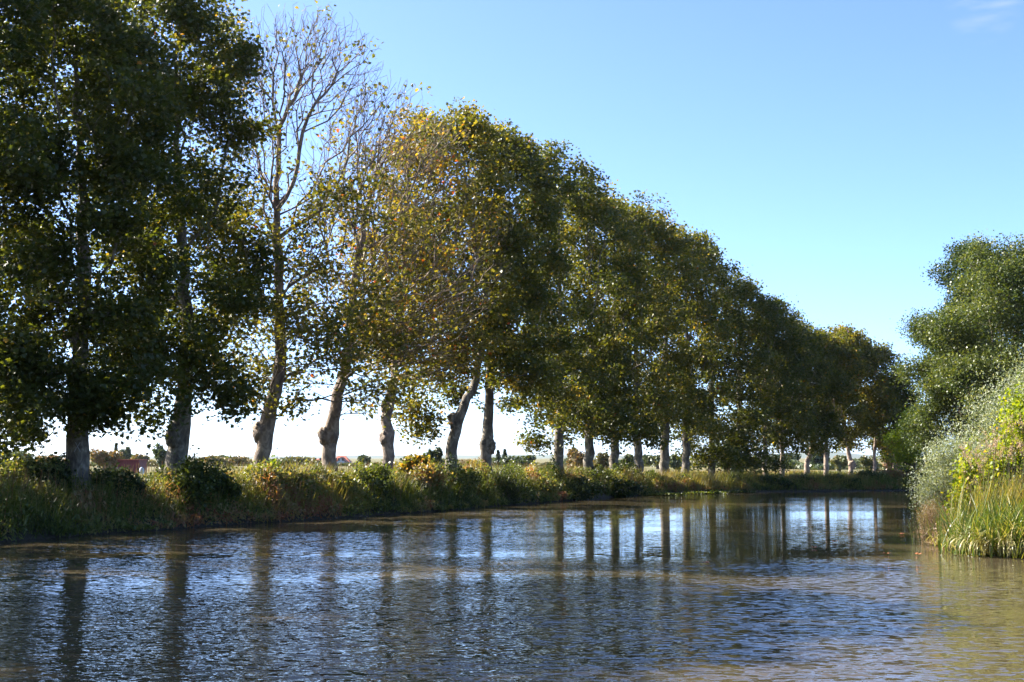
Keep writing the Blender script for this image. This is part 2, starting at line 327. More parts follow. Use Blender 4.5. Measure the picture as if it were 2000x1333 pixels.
def lobes(c0, H, zb, Rr, n, rng, top=1.0, low=.95):
    """sub-crowns of a tree: (centre, radius) list. c0 crown axis xy"""
    out = []
    for k in range(n):
        t = (k+.5)/n; prof = math.sqrt(max(.05, 1-((t-.38)/.72)**2)) if t > .38 else low+(1-low)*t/.38
        a = k*2.39996+rng.uniform(-.4, .4); lr = Rr*rng.uniform(.24, .46); rad = max(0, Rr*prof-lr*.7)*rng.uniform(.55, 1.15)
        z = zb+lr*.35+(H-zb-lr*1.25)*t
        out.append((np.array([c0[0]+rad*math.cos(a), c0[1]+rad*math.sin(a), z]), lr))
    out.append((np.array([c0[0]+rng.uniform(-.4, .4), c0[1], H-Rr*.42]), Rr*.4))
    return out
def sample(lb, n, rng, flat=.85, shell=2.2):
    w = np.array([r**2 for c, r in lb]); k = rng.choice(len(lb), n, p=w/w.sum())
    d = nrm(rng.normal(size=(n, 3))); rr = rng.uniform(0, 1, n)**(1/shell)
    C = np.array([c for c, r in lb])[k]; r_ = np.array([r for c, r in lb])[k]
    return C+d*(rr*r_)[:, None]*np.array([1, 1, flat])
def make_tree(kind, label, cat, px, Z, wpx, pts, topy, Rr, boty, nat, lpc, lsize, tint, tpl, barkm=M_BARK, leafm=M_LEAF,
              bare=None, cx=None, sig=.34, nl=26, group=None, burls=(), extra=(), seed=1, fork=.42, limbs=4, tip=.009, tv=.09, flat=.8, off=0.0, jit=.07, bf=.28, spare=(), ex=2.0):
    rng = np.random.default_rng(seed)
    b = at(px, 920, Z+off); g = float(gh(b[0], b[1])[0]); base = np.array([b[0], b[1], g])
    Zt = Z+off
    H = at(px, topy, Zt)[2]; zb = at(px, boty, Zt)[2]; c = at(cx if cx else px, topy, Zt)
    r0 = wpx/2*Zt/F
    root = empty(kind, base, label, cat, group)
    P = [at(a, y, Zt+rng.uniform(-.2, .2)) for a, y in pts]
    ctop = np.array([c[0], c[1], zb+(H-zb)*.78]); P = [base-[0, 0, .25]]+P+[ctop]
    G = Graph(); zt = ctop[2]
    bz = [at(a_, y_, Zt)[2] for a_, y_, _ in burls]
    def fr(w):
        u = np.clip((w[2]-g)/(zt-g), 0, 1); return r0*(1.0+.22*math.exp(-(w[2]-g)/.35)+sum(.16*math.exp(-((w[2]-zb_)/.38)**2) for zb_ in bz))*(1-.84*u**.62)
    G.add(P[0], -1, r0*1.25); tipi = G.line(0, P[1:], .45, .05, fr); nt = G.n
    lb = lobes((c[0], c[1]), H, zb, Rr, nl, rng)+[(at(a, y, Zt+dz), q) for a, y, dz, q in extra]
    for sp in spare:
        w3 = [at(a, y, Zt+rng.uniform(-.6, .6)*min(1, j)) for j, (a, y) in enumerate(sp)]
        k0 = int(np.argmin(np.linalg.norm(G.P[:G.n]-w3[0], axis=1))); G.line(k0, w3, .5, .09)
    # main limbs rise from the fork
    zf = g+(H-g)*fork
    for k in range(limbs):
        s0 = [j for j in range(nt) if abs(G.P[j, 2]-(zf-1.5+3*k/limbs)) < .6]; s0 = s0[0] if s0 else nt//3
        q, lr = lb[int(len(lb)*(.45+.5*(k+.5)/limbs)) % len(lb)]
        mid = (G.P[s0]+q)/2+np.array([0, 0, -.4])+(q-G.P[s0])*[.22, .22, -.12]
        G.line(s0, [mid, q], .6, .10)
    A = sample(lb, nat, rng, flat); A = A[np.argsort(np.linalg.norm(A-np.array([c[0], c[1], zf]), axis=1))]
    skip = min(nt-1, 6); ends = [G.attach(q, skip=skip, jit=jit, bf=bf) for q in A]
    r = G.radii(tip, ex)
    w = MB(); G.mesh(w, r, seed=seed)
    w_ob = w.build('trunk', barkm, root, base)
    for (a, y, br) in burls:
        q = at(a, y, Zt-.12); ax_ = G.P[:nt][np.argmin(np.abs(G.P[:nt, 2]-q[2]))]; q[0] += (ax_[0]-q[0])*.45; m_ = MB(); uu = np.linspace(0, math.pi, 15); vv = np.linspace(0, 2*math.pi, 20)[:-1]
        U, V = np.meshgrid(uu, vv, indexing='ij'); br = br*1.05; cv = V+a; rad = br*(1+(.55*(2*fbm(np.cos(cv)*2+9, U*2.6+np.sin(cv)*2, 2)-1)+.5*(2*fbm(np.cos(cv)*5+9, U*6+np.sin(cv)*5, 4)-1))*np.sin(U))
        vs = q+np.stack([rad*np.sin(U)*np.cos(V), rad*np.sin(U)*np.sin(V), rad*np.cos(U)*np.where(np.cos(U) < 0, 1.9, 1.0)], -1).reshape(-1, 3)
        ii = (np.arange(14)[:, None]*19+np.arange(19)[None]).ravel(); jj = (np.arange(14)[:, None]*19+(np.arange(19)[None]+1) % 19).ravel()
        m_.add(vs, np.stack([ii, jj, jj+19, ii+19], 1), 0, True); m_.build('burl', barkm, w_ob, base)
    E = G.P[ends]
    keep = np.ones(len(E), bool)
    if bare is not None: keep = rng.random(len(E)) > np.array([bare((q-base)) for q in E])
    E = E[keep]; n_ = len(E)
    cnt = np.maximum(1, (lpc*rng.gamma(3, 1/3, n_)).astype(int)); idx = np.repeat(np.arange(n_), cnt); N = len(idx)
    c_ = E[idx]+rng.normal(size=(N, 3))*sig*np.array([1, 1, .7]); c_[:, 2] = np.maximum(c_[:, 2], g+.5)
    t_ = tint+(rng.normal(size=n_)*tv)[idx]+rng.normal(size=N)*.10+(rng.random(N) > .96)*rng.uniform(.1, .5, N)
    lf = MB(); leaves(lf, c_, lsize*rng.uniform(.65, 1.25, N), np.clip(t_, 0, 1), tpl)
    lf.build('crown', leafm, root, base)
    return root, base
row = 'plane trees in a row on the left bank'
def PT(i, label, px, Z, w, pts, top, Rr, bot, **k):
    near = Z < 60; mid = Z < 90
    d = dict(nat=900 if near else 760 if mid else 560, lpc=60 if near else 54 if mid else 42, lsize=.15 if near else .17 if mid else .215,
             tint=.32, tpl=L_PLANE if near else L_MID if mid else L_QUAD, seed=i*13+5, off=0, group=row)
    d.update(k); return make_tree('plane_tree', label, 'tree', px, Z, w, pts, top, Rr, bot, **d)
def bare3(q): return .985 if q[2] > 13.0 and q[0] > -1.2 else (.5 if q[2] > 14 else .5 if q[2] > 8 else .3)
def bare4(q): return .95 if q[2] > 12 else .84
SRC, _ = PT(0, 'plane tree at the left edge of the picture whose trunk is out of view', -130, 43, 50, [(-130, 800)], -260, 5.0, 850, tint=.16)
T1, B1 = PT(1, 'leftmost visible plane trunk, white cross on its bark, dark leafy crown', 152, 48, 51, [(152, 860), (158, 700), (165, 500)], -110, 4.6, 830, tint=.18, lpc=70, nat=1000,
   extra=[(60, 300, -1, 1.6), (150, 320, -1.5, 1.7), (250, 330, 0, 1.5), (50, 480, 0, 1.6), (200, 130, 0, 1.6), (60, 850, -1, .8), (20, 800, 0, 1.2), (215, 810, -1, .9), (60, 720, -2, 1.5), (150, 760, -1.5, 1.3)])
PT(2, 'second plane tree from the left, stout trunk widening into a fork under dark leaves', 347, 53, 46, [(350, 850), (358, 780), (366, 640), (350, 400)], -90, 4.2, 790, cx=345, tint=.24, lpc=58, burls=[(337, 842, .32)],
   extra=[(330, 180, 0, 1.6), (300, 420, 0, 1.3), (455, 780, -1, 1.0), (275, 800, -1, .9), (450, 230, 0, 1.6), (470, 130, 0, 1.2), (200, 780, 0, .9), (390, 720, -1.5, 1.2)])
PT(3, 'third plane tree from the left, yellowing, with a tall bare top of curling branches', 515, 58, 38, [(516, 850), (530, 790), (547, 720), (545, 560), (540, 400), (545, 250)], -25, 5.2, 800, cx=590, tint=.42, nat=4600, lpc=15, sig=.36,
   bare=bare3, limbs=7, fork=.55, tip=.0078, ex=2.2, barkm=M_BARKM, jit=.16, bf=.6, spare=[[(545, 260), (585, 235), (625, 228), (655, 150), (672, 60)], [(545, 260), (500, 190), (520, 110), (500, 30)], [(600, 340), (640, 300), (652, 235), (700, 215)], [(540, 400), (600, 345), (660, 330), (740, 300)], [(540, 430), (500, 380), (470, 340)], [(625, 228), (610, 150), (620, 60)]], burls=[(502, 838, .3)], nl=20, extra=[(490, 780, -1, .8), (575, 790, -1, .7), (500, 60, 0, 1.6), (470, 180, 0, 1.5), (740, 180, 0, 1.4), (775, 225, 0, 1.1), (545, 120, 1, 1.6), (600, 80, -1, 1.6), (660, 110, 1, 1.5), (700, 175, -1, 1.5), (510, 90, -1, 1.5), (640, 190, 0, 1.5), (560, 220, -1, 1.4), (740, 235, 0, 1.3), (700, 110, 0, 1.4), (640, 60, 0, 1.5), (600, 150, 1, 1.6), (600, 450, -2, 1.3), (620, 520, -1.5, 1.3), (470, 420, 0, 1.5), (450, 520, 0, 1.5), (500, 340, 0, 1.3), (460, 600, 0, 1.4), (560, 620, -1.5, 1.3)])
PT(4, 'nearly leafless grey plane tree leaning right, fourth trunk from the left, knob low down', 641, 62, 34, [(643, 870), (650, 820), (668, 745), (681, 680), (690, 560), (718, 400)], 185, 5.0, 745, cx=745, tint=.5, nat=3400, lpc=12, sig=.36,
   bare=bare4, limbs=7, fork=.55, tip=.0078, ex=2.2, barkm=M_BARKM, jit=.16, bf=.6, spare=[[(718, 400), (735, 340), (745, 260), (725, 215)], [(725, 410), (790, 375), (840, 330), (880, 300)], [(710, 400), (690, 310), (660, 270)], [(690, 560), (640, 480), (600, 470)], [(740, 330), (800, 310), (850, 240)], [(660, 770), (620, 745), (560, 765)], [(675, 720), (720, 770), (745, 830)]], burls=[(627, 846, .27), (655, 850, .2)], nl=22, extra=[(700, 190, -.5, 1.3), (640, 270, 0, 1.3), (790, 190, -.5, 1.2), (600, 760, -1, .8), (720, 800, -1, .9), (860, 260, -1.5, 1.5), (620, 650, -1, 1.2), (640, 400, 0, 1.5)])
PT(5, 'fifth plane tree from the left, knobbly trunk, thin crown turned yellow and orange', 757, 66, 29, [(757, 870), (757, 800), (772, 735), (782, 620)], 190, 4.9, 730, cx=800, tint=.56, lpc=24, nat=2600, tip=.009, ex=2.2, barkm=M_BARKM, jit=.15, bf=.5, bare=lambda q: .86 if q[2] > 9 else .6, burls=[(747, 852, .25), (752, 790, .22)], tv=.13)
PT(6, 'sixth plane tree from the left, trunk leaning strongly to the right', 878, 71, 28, [(884, 860), (900, 810), (930, 742), (950, 600)], 190, 4.6, 770, cx=905, tint=.42, lpc=40, burls=[(882, 818, .3)], extra=[(820, 840, -1, 1.3), (800, 800, -1, 1.2), (835, 760, 0, 1.2)])
PT(7, 'seventh plane tree from the left, upright pale trunk with a spur on its right side', 950, 75, 28, [(950, 870), (955, 800), (960, 600)], 225, 4.4, 805, tint=.33, burls=[(964, 868, .27), (940, 862, .18)], cx=980, seed=977)
PT(8, 'eighth plane tree from the left, yellowish low branches spreading left from its trunk', 1090, 85, 23, [(1092, 860), (1096, 700)], 270, 4.9, 870, tint=.25, extra=[(1045, 865, -1, 1.1), (1030, 845, -1, .9)], nat=560)
names = ['ninth', 'tenth', 'eleventh', 'twelfth', 'thirteenth', 'fourteenth', 'fifteenth']
spec = [(1150, 89.5, 22, 335, 4.6, 860, .2, 'short stout trunk, crown rising between its taller neighbours'),
        (1200, 94, 22, 365, 4.6, 840, .22, 'straight trunk with sky showing on both sides'),
        (1248, 98, 20, 372, 4.6, 845, .24, 'trunk kinked to the left at mid height'),
        (1298, 102, 22, 402, 4.6, 850, .2, 'dark trunk swelling towards the top'),
        (1340, 106, 20, 432, 4.6, 845, .22, 'pale foot and yellowish crown tip'),
        (1390, 109, 18, 470, 4.5, 905, .1, 'leaves hanging low over its trunk'),
        (1442, 112, 17, 515, 4.3, 900, .1, 'low dark crown meeting the bank')]
for k, (px, Z, w, top, Rr, bot, tn, ds) in enumerate(spec):
    kink = [(px-1, 885), (px-8, 850), (px-6, 700)] if k == 2 else [(px, 870), (px+R.uniform(-5, 5), 800)]
    PT(9+k, names[k]+' plane tree from the left, '+ds, px, Z, w, kink, top, Rr, bot+(22 if k > 4 else 14), tint=tn+.14, extra=[(1378, 895, 0, 1.3), (1408, 890, -1.5, 1.5), (1370, 850, -1, 1.6), (1425, 905, -2.5, 1.2)] if k == 5 else [(1450, 900, -1, 1.6), (1475, 890, -.5, 1.4), (1430, 880, -2, 1.8), (1440, 915, -3, 1.2)] if k == 6 else ())
far = [(1494, 114, 11, 562, 3.9, 880, .14, [(1494, 880), (1496, 800)], 'thin trunk standing at the bend of the bank'),
       (1528, 117, 11, 592, 3.8, 880, .16, [(1528, 880), (1526, 800)], 'thin trunk lit orange on its left edge'),
       (1572, 120, 14, 622, 3.7, 870, .18, [(1577, 900), (1592, 860), (1592, 800)], 'trunk curving up to the right'),
       (1615, 122, 12, 636, 3.6, 860, .3, [(1613, 880), (1614, 800)], 'slim trunk wrapped in leafy shoots'),
       (1661, 126, 12, 630, 3.6, 850, .3, [(1662, 905), (1655, 870), (1645, 800)], 'pale pink trunk bent to the left above a knob'),
       (1708, 128, 9, 660, 3.3, 885, .26, [(1708, 880), (1710, 820)], 'crown drooping over yellowing low leaves'),
       (1747, 129, 9, 722, 2.7, 900, .12, [(1747, 880), (1748, 820)], 'small dark tree ending the row by the right bank')]
for k, (px, Z, w, top, Rr, bot, tn, pts, ds) in enumerate(far):
    PT(16+k, ['sixteenth', 'seventeenth', 'eighteenth', 'nineteenth', 'twentieth', 'twenty-first', 'twenty-second'][k]+' plane tree from the left, '+ds, px, Z, w, pts, top, Rr, bot+2, tint=tn+.12, barkm=M_BARKP, lsize=.215, burls=[(1666, 905, .3)] if k == 4 else ())
# the row runs on towards the viewer; these stand left of the frame and shade the near water
OFF = [(-21.5, 35.5), (-24.3, 29.5), (-26.6, 23.5), (-28.3, 17), (-29.8, 10.5), (-31.2, 4)]
for k, (x, y) in enumerate(OFF):
    src = [SRC, T1][k % 2]; c = src.copy(); S.collection.objects.link(c); c.location = (x, y, float(gh(x, y)[0])); c.rotation_euler = (0, 0, 1.3+k*1.9); c.scale = (1.15, 1.15, 1.02)
    c['label'] = 'plane tree left of the frame, %s towards the viewer from the left edge' % ['first', 'second', 'third', 'fourth', 'fifth', 'sixth'][k]
    for ch in list(src.children):
        e = ch.copy(); S.collection.objects.link(e); e.parent = c
# white cross painted on the first trunk
mb = MB(); q = at(160, 874, 48); r1 = 51/2*48/F
for (ax, az, bx_, bz) in ((-.10, -.16, .08, .16), (-.07, .17, .09, -.15)):
    pts = []; 
    for t in np.linspace(0, 1, 6):
        x = q[0]-B1[0]+ax+(bx_-ax)*t; z = q[2]+az+(bz-az)*t; y = B1[1]-math.sqrt(max(.01, (r1*1.12)**2-x*x)); pts.append((B1[0]+x, y, z))
    pts = np.array(pts); sticks(mb, pts[:-1], pts[1:], np.full(5, .013), np.full(5, .013), 5)
mb.build('cross_mark', M_WHITE, T1, B1)
# right bank trees
make_tree('poplar_tree', 'tall grey-green poplar filling the right edge, highest tree on the right bank', 'tree', 1985, 66, 26, [(1985, 850), (1980, 700)], 450, 4.0, 830, nat=1000, lpc=110, lsize=.11, tint=.38, tpl=L_QUAD, leafm=M_POP, barkm=M_BARKD, seed=301, tv=.12, nl=18)
make_tree('poplar_tree', 'lower grey-green poplar standing left of the tallest one, its crown leaning over the water', 'tree', 1872, 72, 22, [(1880, 850), (1876, 740)], 585, 3.1, 880, nat=900, lpc=110, lsize=.11, tint=.36, tpl=L_QUAD, leafm=M_POP, barkm=M_BARKD, seed=302, tv=.12, nl=17, extra=[(1805, 640, 0, .9), (1780, 720, 0, .8)])
make_tree('poplar_tree', 'dark green rounded tree top rising behind the two grey-green poplars', 'tree', 1892, 84, 20, [(1892, 800), (1895, 650)], 468, 2.5, 700, nat=500, lpc=80, lsize=.13, tint=.12, tpl=L_QUAD, leafm=M_POP, barkm=M_BARKD, seed=303, nl=12)
make_tree('young_tree', 'small bright green tree between the end of the plane row and the poplars', 'tree', 1786, 84, 8, [(1786, 880)], 800, 1.7, 915, nat=180, lpc=50, lsize=.14, tint=.3, tpl=L_QUAD, leafm=M_YG, barkm=M_BARKD, seed=304, nl=8, limbs=2)
# ------------------------------------------------------------ bushes
def bush(kind, label, cat, c, rx, ry, h, n, lsize, tint, leafm, tpl=L_OVAL, tv=.1, stems=14, group=None, seed=1, up=.3, axis_up=0., lob=9, z0=None, shell=1.6, stick=True, tj=.1, lr=(.3, .48)):
    rng = np.random.default_rng(seed); g = float(gh(c[0], c[1])[0]) if z0 is None else z0; base = np.array([c[0], c[1], g])
    root = empty(kind, base, label, cat, group)
    lb = []
    for k in range(lob):
        a = k*2.4+rng.uniform(-.5, .5); q = rng.uniform(0, .62) if k else 0; zz = rng.uniform(.15, .8)*(1-.55*q*q); rr = rng.uniform(*lr)
        lb.append((np.array([c[0]+rx*q*math.cos(a), c[1]+ry*q*math.sin(a), g+h*zz]), rr))
    k = rng.integers(0, lob, n); d = nrm(rng.normal(size=(n, 3)))*(rng.random(n)**(1/shell))[:, None]
    C = np.array([q for q, r in lb])[k]+d*np.array([rx, ry, h*.75])*np.array([r for q, r in lb])[k][:, None]
    nc = max(6, n//18); cen = C[rng.integers(0, n, nc)]; kk = rng.integers(0, nc, n)
    C = np.where(rng.random(n)[:, None] < .6, cen[kk]+rng.normal(size=(n, 3))*np.array([.13*rx, .13*ry, .13*h])*.8, C)
    C[:, 2] = np.maximum(C[:, 2], np.maximum(g-.6, .03)+rng.random(n)*.1)
    ax = None
    if axis_up: ax = nrm((C-base)+[0, 0, h*.3])*axis_up
    lf = MB(); t = np.clip(tint+(rng.normal(size=nc)*tv)[kk]+rng.normal(size=n)*tj, 0, 1)
    leaves(lf, C, lsize*rng.uniform(.6, 1.3, n), t, tpl, up=up, axis=ax); lf.build('foliage', leafm, root, base)
    w = MB(); A = []; B_ = []
    for j in range(stems):
        e = cen[rng.integers(0, nc)]; s0 = base+[rng.uniform(-.2, .2)*rx, rng.uniform(-.2, .2)*ry, -.05]; m_ = (s0+e)/2+rng.normal(size=3)*.08*h
        A += [s0, m_]; B_ += [m_, e]
    A = np.array(A); B_ = np.array(B_); rr = .012+.01*h/2; rs = np.tile([rr, rr*.6], stems); re = np.tile([rr*.6, rr*.25], stems)
    sticks(w, A, B_, rs, re, 4); w.build('stem', M_TWIG, root, base)
    return root
def bank_pt(L, y, d, side):
    k = int(np.argmin(np.abs(L[:, 1]-y)+1e-3*np.abs(L[:, 0]))); t = nrm((L[min(k+3, len(L)-1)]-L[max(0, k-3)])[None])[0]; nn = np.array([-t[1], t[0]])*side
    return L[k]+nn*d
gl = 'bushes on the left bank'
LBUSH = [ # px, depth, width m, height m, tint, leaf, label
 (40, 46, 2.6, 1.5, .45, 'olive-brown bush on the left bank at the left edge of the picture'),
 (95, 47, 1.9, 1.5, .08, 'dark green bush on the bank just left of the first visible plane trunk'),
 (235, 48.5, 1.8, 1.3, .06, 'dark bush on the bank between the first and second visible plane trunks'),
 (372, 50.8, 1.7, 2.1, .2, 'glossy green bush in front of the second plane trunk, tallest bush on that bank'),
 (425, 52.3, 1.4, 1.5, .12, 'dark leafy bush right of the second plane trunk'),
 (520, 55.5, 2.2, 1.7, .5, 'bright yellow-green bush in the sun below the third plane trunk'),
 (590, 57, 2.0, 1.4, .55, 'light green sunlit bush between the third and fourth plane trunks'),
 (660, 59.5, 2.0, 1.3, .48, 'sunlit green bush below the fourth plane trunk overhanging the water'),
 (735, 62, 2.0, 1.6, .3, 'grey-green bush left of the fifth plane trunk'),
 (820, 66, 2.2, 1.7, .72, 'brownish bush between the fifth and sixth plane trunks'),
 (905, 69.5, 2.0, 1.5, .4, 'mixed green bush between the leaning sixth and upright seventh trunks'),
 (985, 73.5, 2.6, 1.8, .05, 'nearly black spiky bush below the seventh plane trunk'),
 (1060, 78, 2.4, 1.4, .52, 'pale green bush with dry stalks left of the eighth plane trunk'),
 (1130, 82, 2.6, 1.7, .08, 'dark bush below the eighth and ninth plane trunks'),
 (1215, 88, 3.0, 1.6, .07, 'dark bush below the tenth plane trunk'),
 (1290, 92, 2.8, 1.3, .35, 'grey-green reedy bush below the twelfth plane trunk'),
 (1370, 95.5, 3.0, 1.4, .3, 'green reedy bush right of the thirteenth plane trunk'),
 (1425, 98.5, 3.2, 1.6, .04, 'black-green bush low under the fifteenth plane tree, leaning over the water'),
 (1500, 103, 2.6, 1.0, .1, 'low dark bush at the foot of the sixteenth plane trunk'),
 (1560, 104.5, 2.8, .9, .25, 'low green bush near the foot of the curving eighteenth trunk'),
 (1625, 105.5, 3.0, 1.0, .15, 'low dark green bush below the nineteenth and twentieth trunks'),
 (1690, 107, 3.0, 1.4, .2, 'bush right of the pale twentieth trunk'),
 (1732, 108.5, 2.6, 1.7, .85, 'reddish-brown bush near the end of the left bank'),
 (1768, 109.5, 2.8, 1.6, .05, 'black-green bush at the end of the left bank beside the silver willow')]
for k, (px, Z, w, h, tn, lab) in enumerate(LBUSH):
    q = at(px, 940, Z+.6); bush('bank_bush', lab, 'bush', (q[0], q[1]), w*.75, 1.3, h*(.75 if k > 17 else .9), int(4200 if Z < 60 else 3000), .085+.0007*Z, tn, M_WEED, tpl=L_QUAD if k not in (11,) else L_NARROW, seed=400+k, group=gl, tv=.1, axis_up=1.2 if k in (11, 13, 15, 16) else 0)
bush('young_plane_shoot', 'yellow-leaved young plane shoots between the fifth and sixth trunks', 'bush', at(812, 905, 67.5)[:2], 1.7, 1.0, 1.6, 900, .2, .52, M_LEAF, tpl=L_MID, seed=450, tv=.15)
bush('green_shrub', 'bright green leafy shoots standing at the foot of the third plane trunk', 'bush', at(520, 905, 57)[:2], 1.2, .8, 1.5, 1500, .12, .25, M_YG, tpl=L_OVAL, seed=451)
# right bank
def scat(c, r, zr, n, rng): return None
bush('silver_willow', 'large silvery grey willow leaning from the right bank over the water', 'bush', (20.6, 52.5), 5.2, 3.4, 5.5, 80000, .105, .4, M_SILV, tpl=L_NARROW*[1.5, 1], seed=460, tv=.2, stems=120, lob=60, lr=(.14, .3), up=.1, axis_up=.8, tj=.14)
bush('silver_willow', 'low silvery shoots at the water edge in front of the large willow', 'bush', (16.3, 50.5), 2.1, 2.0, 2.9, 24000, .09, .45, M_SILV, tpl=L_NARROW*[1.5, 1], seed=461, tv=.16, stems=40, lob=12, up=.1, axis_up=.8)
bush('leafy_shrub', 'bright yellow-green shrub with drooping leaf sprays in front of the silver willow', 'bush', at(1900, 900, 42)[:2], 1.3, 1.2, 2.7, 9500, .12, .5, M_YG, seed=462, tv=.14, stems=24, lob=10)
bush('leafy_shrub', 'yellow-green shrub at the right edge above the tall grass', 'bush', at(1990, 880, 42)[:2], 1.3, 1.2, 3.4, 9500, .10, .42, M_YG, seed=463, tv=.14, stems=24, lob=10)
bush('dry_shrub', 'pinkish dry feathery bush hanging over the water left of the sedge clump', 'bush', at(1848, 1000, 40)[:2], .75, .9, 1.5, 9000, .055, .6, M_PINK, tpl=L_NARROW, seed=464, stems=40, up=.1, axis_up=1.2)
bush('dry_shrub', 'grey-green feathery bush with dark foot below the silver willow', 'bush', at(1822, 985, 45)[:2], .9, 1.0, 1.7, 9000, .06, .25, M_PINK, tpl=L_NARROW, seed=465, stems=40, up=.1, axis_up=1.2)
def blades(mb, base, n, L, w, lean, tint, rng, segs=5, spread=.3, tv=.12, droop=1.0, hd=None):
    """curved strap blades growing from points"""
    base = np.asarray(base, float)
    if base.ndim == 1: base = base+np.stack([rng.normal(size=n)*spread, rng.normal(size=n)*spread, np.zeros(n)], 1)
    n = len(base); a = rng.uniform(0, 2*math.pi, n) if hd is None else hd; le = L*rng.uniform(.55, 1.15, n); ln = lean*rng.uniform(.3, 1.4, n); wd = w*rng.uniform(.7, 1.2, n)
    h = np.stack([np.cos(a), np.sin(a), np.zeros(n)], 1); b2 = a+rng.normal(size=n)*.6+1.57; side = np.stack([np.cos(b2), np.sin(b2), np.zeros(n)], 1)
    P = base.copy(); V = []; ang = ln*.35; dr = droop*ln*1.5/segs; kink = rng.uniform(.8, 1.6, n)
    for s in range(segs+1):
        u = s/segs; ww = wd*(1-u**2.2)*.5+.001
        V.append(np.stack([P-side*ww[:, None], P+side*ww[:, None]], 1))
        P = P+(h*np.sin(ang)[:, None]+np.array([0, 0, 1.])*np.cos(ang)[:, None])*(le/segs)[:, None]; ang = ang+dr*kink*(.4+1.4*u)
    V = np.stack(V, 1).reshape(-1, 3); o = (np.arange(n)*(segs+1)*2)[:, None, None]; q = np.array([[2*s, 2*s+1, 2*s+3, 2*s+2] for s in range(segs)])[None]
    t = np.clip(tint+rng.normal(size=n)*tv, 0, 1)
    mb.add(V, (o+q).reshape(-1, 4), np.repeat(t, segs), True)
rng = np.random.default_rng(77)
def clump(label, name, px, py, Z, n, L, w, lean, tint, spread, mat_=M_SEDGE, cat='plant', dry=0, group=None, droop=1.0, tv=.14):
    q = at(px, py, Z); g = max(float(gh(q[0], q[1])[0]), .02); base = np.array([q[0], q[1], g]); root = empty(name, base, label, cat, group); mb = MB()
    blades(mb, base, n, L, w, lean, tint, rng, spread=spread, droop=droop, tv=tv)
    mb.build('green_blade_tuft', mat_, root, base)
    if dry:
        m2 = MB(); hd = rng.uniform(-3.6, .5, dry); off = np.stack([np.cos(hd)*spread*1.3, np.sin(hd)*spread*1.3, np.full(dry, .05)], 1)+rng.normal(size=(dry, 3))*[.15, .15, .03]
        blades(m2, base+off, dry, L*.75, w*1.1, 1.25, .85, rng, hd=hd+rng.normal(size=dry)*.4, droop=1.35, segs=8); m2.build('dry_blade_fringe', mat_, root, base)
    return root
clump('big sedge clump arching over the water on the right, pale dry blades trailing into it', 'sedge_clump', 1945, 1055, 36.0, 620, 1.6, .035, .95, .42, .5, dry=300, tv=.22)
clump('second sedge clump partly cut by the right edge of the picture', 'sedge_clump', 2015, 1050, 35.5, 420, 1.6, .035, .9, .45, .45, dry=150, tv=.22)
clump('small drooping sedge tuft at the waterline just left of the big clump', 'sedge_clump', 1878, 1050, 38.2, 160, 1.25, .026, .9, .55, .25, dry=60)
clump('tall yellow-green grass tuft behind the big sedge clump', 'grass_clump', 1915, 960, 40, 700, 1.2, .018, .6, .5, .7, M_GRASS)
clump('tall grass tuft with dry straw stems at the right edge', 'grass_clump', 1985, 950, 39, 800, 1.45, .018, .55, .55, .7, M_GRASS)
clump('grass tuft drooping to the water under the silver willow', 'grass_clump', 1812, 995, 52, 120, .8, .02, 1.0, .5, .18, M_GRASS)
# pinkish reed plumes
root = empty('reed_clump', np.array([*at(1955, 930, 40.5)[:2], 1.4]), 'reeds with pinkish feathery plumes above the tall grass on the right bank', 'plant'); mb = MB(); m2 = MB()
for k in range(70):
    q = at(rng.uniform(1890, 2030), 930, rng.uniform(39.5, 43)); g = float(gh(q[0], q[1])[0]); h = rng.uniform(1.7, 2.7); t = np.array([q[0]+rng.normal()*.15, q[1]+rng.normal()*.15, g+h])
    s0 = np.array([q[0], q[1], g]); sticks(mb, [s0], [t], [.008], [.005], 3)
    c_ = t+np.outer(rng.uniform(-.12, .32, 60), [rng.normal()*.4, rng.normal()*.3, .9])+rng.normal(size=(60, 3))*.035; leaves(m2, c_, rng.uniform(.03, .07, 60), rng.uniform(.6, 1, 60), L_NARROW, up=.1)
mb.build('stem', M_TWIG, root, np.array(root.location)); m2.build('plume', M_PINK, root, np.array(root.location))
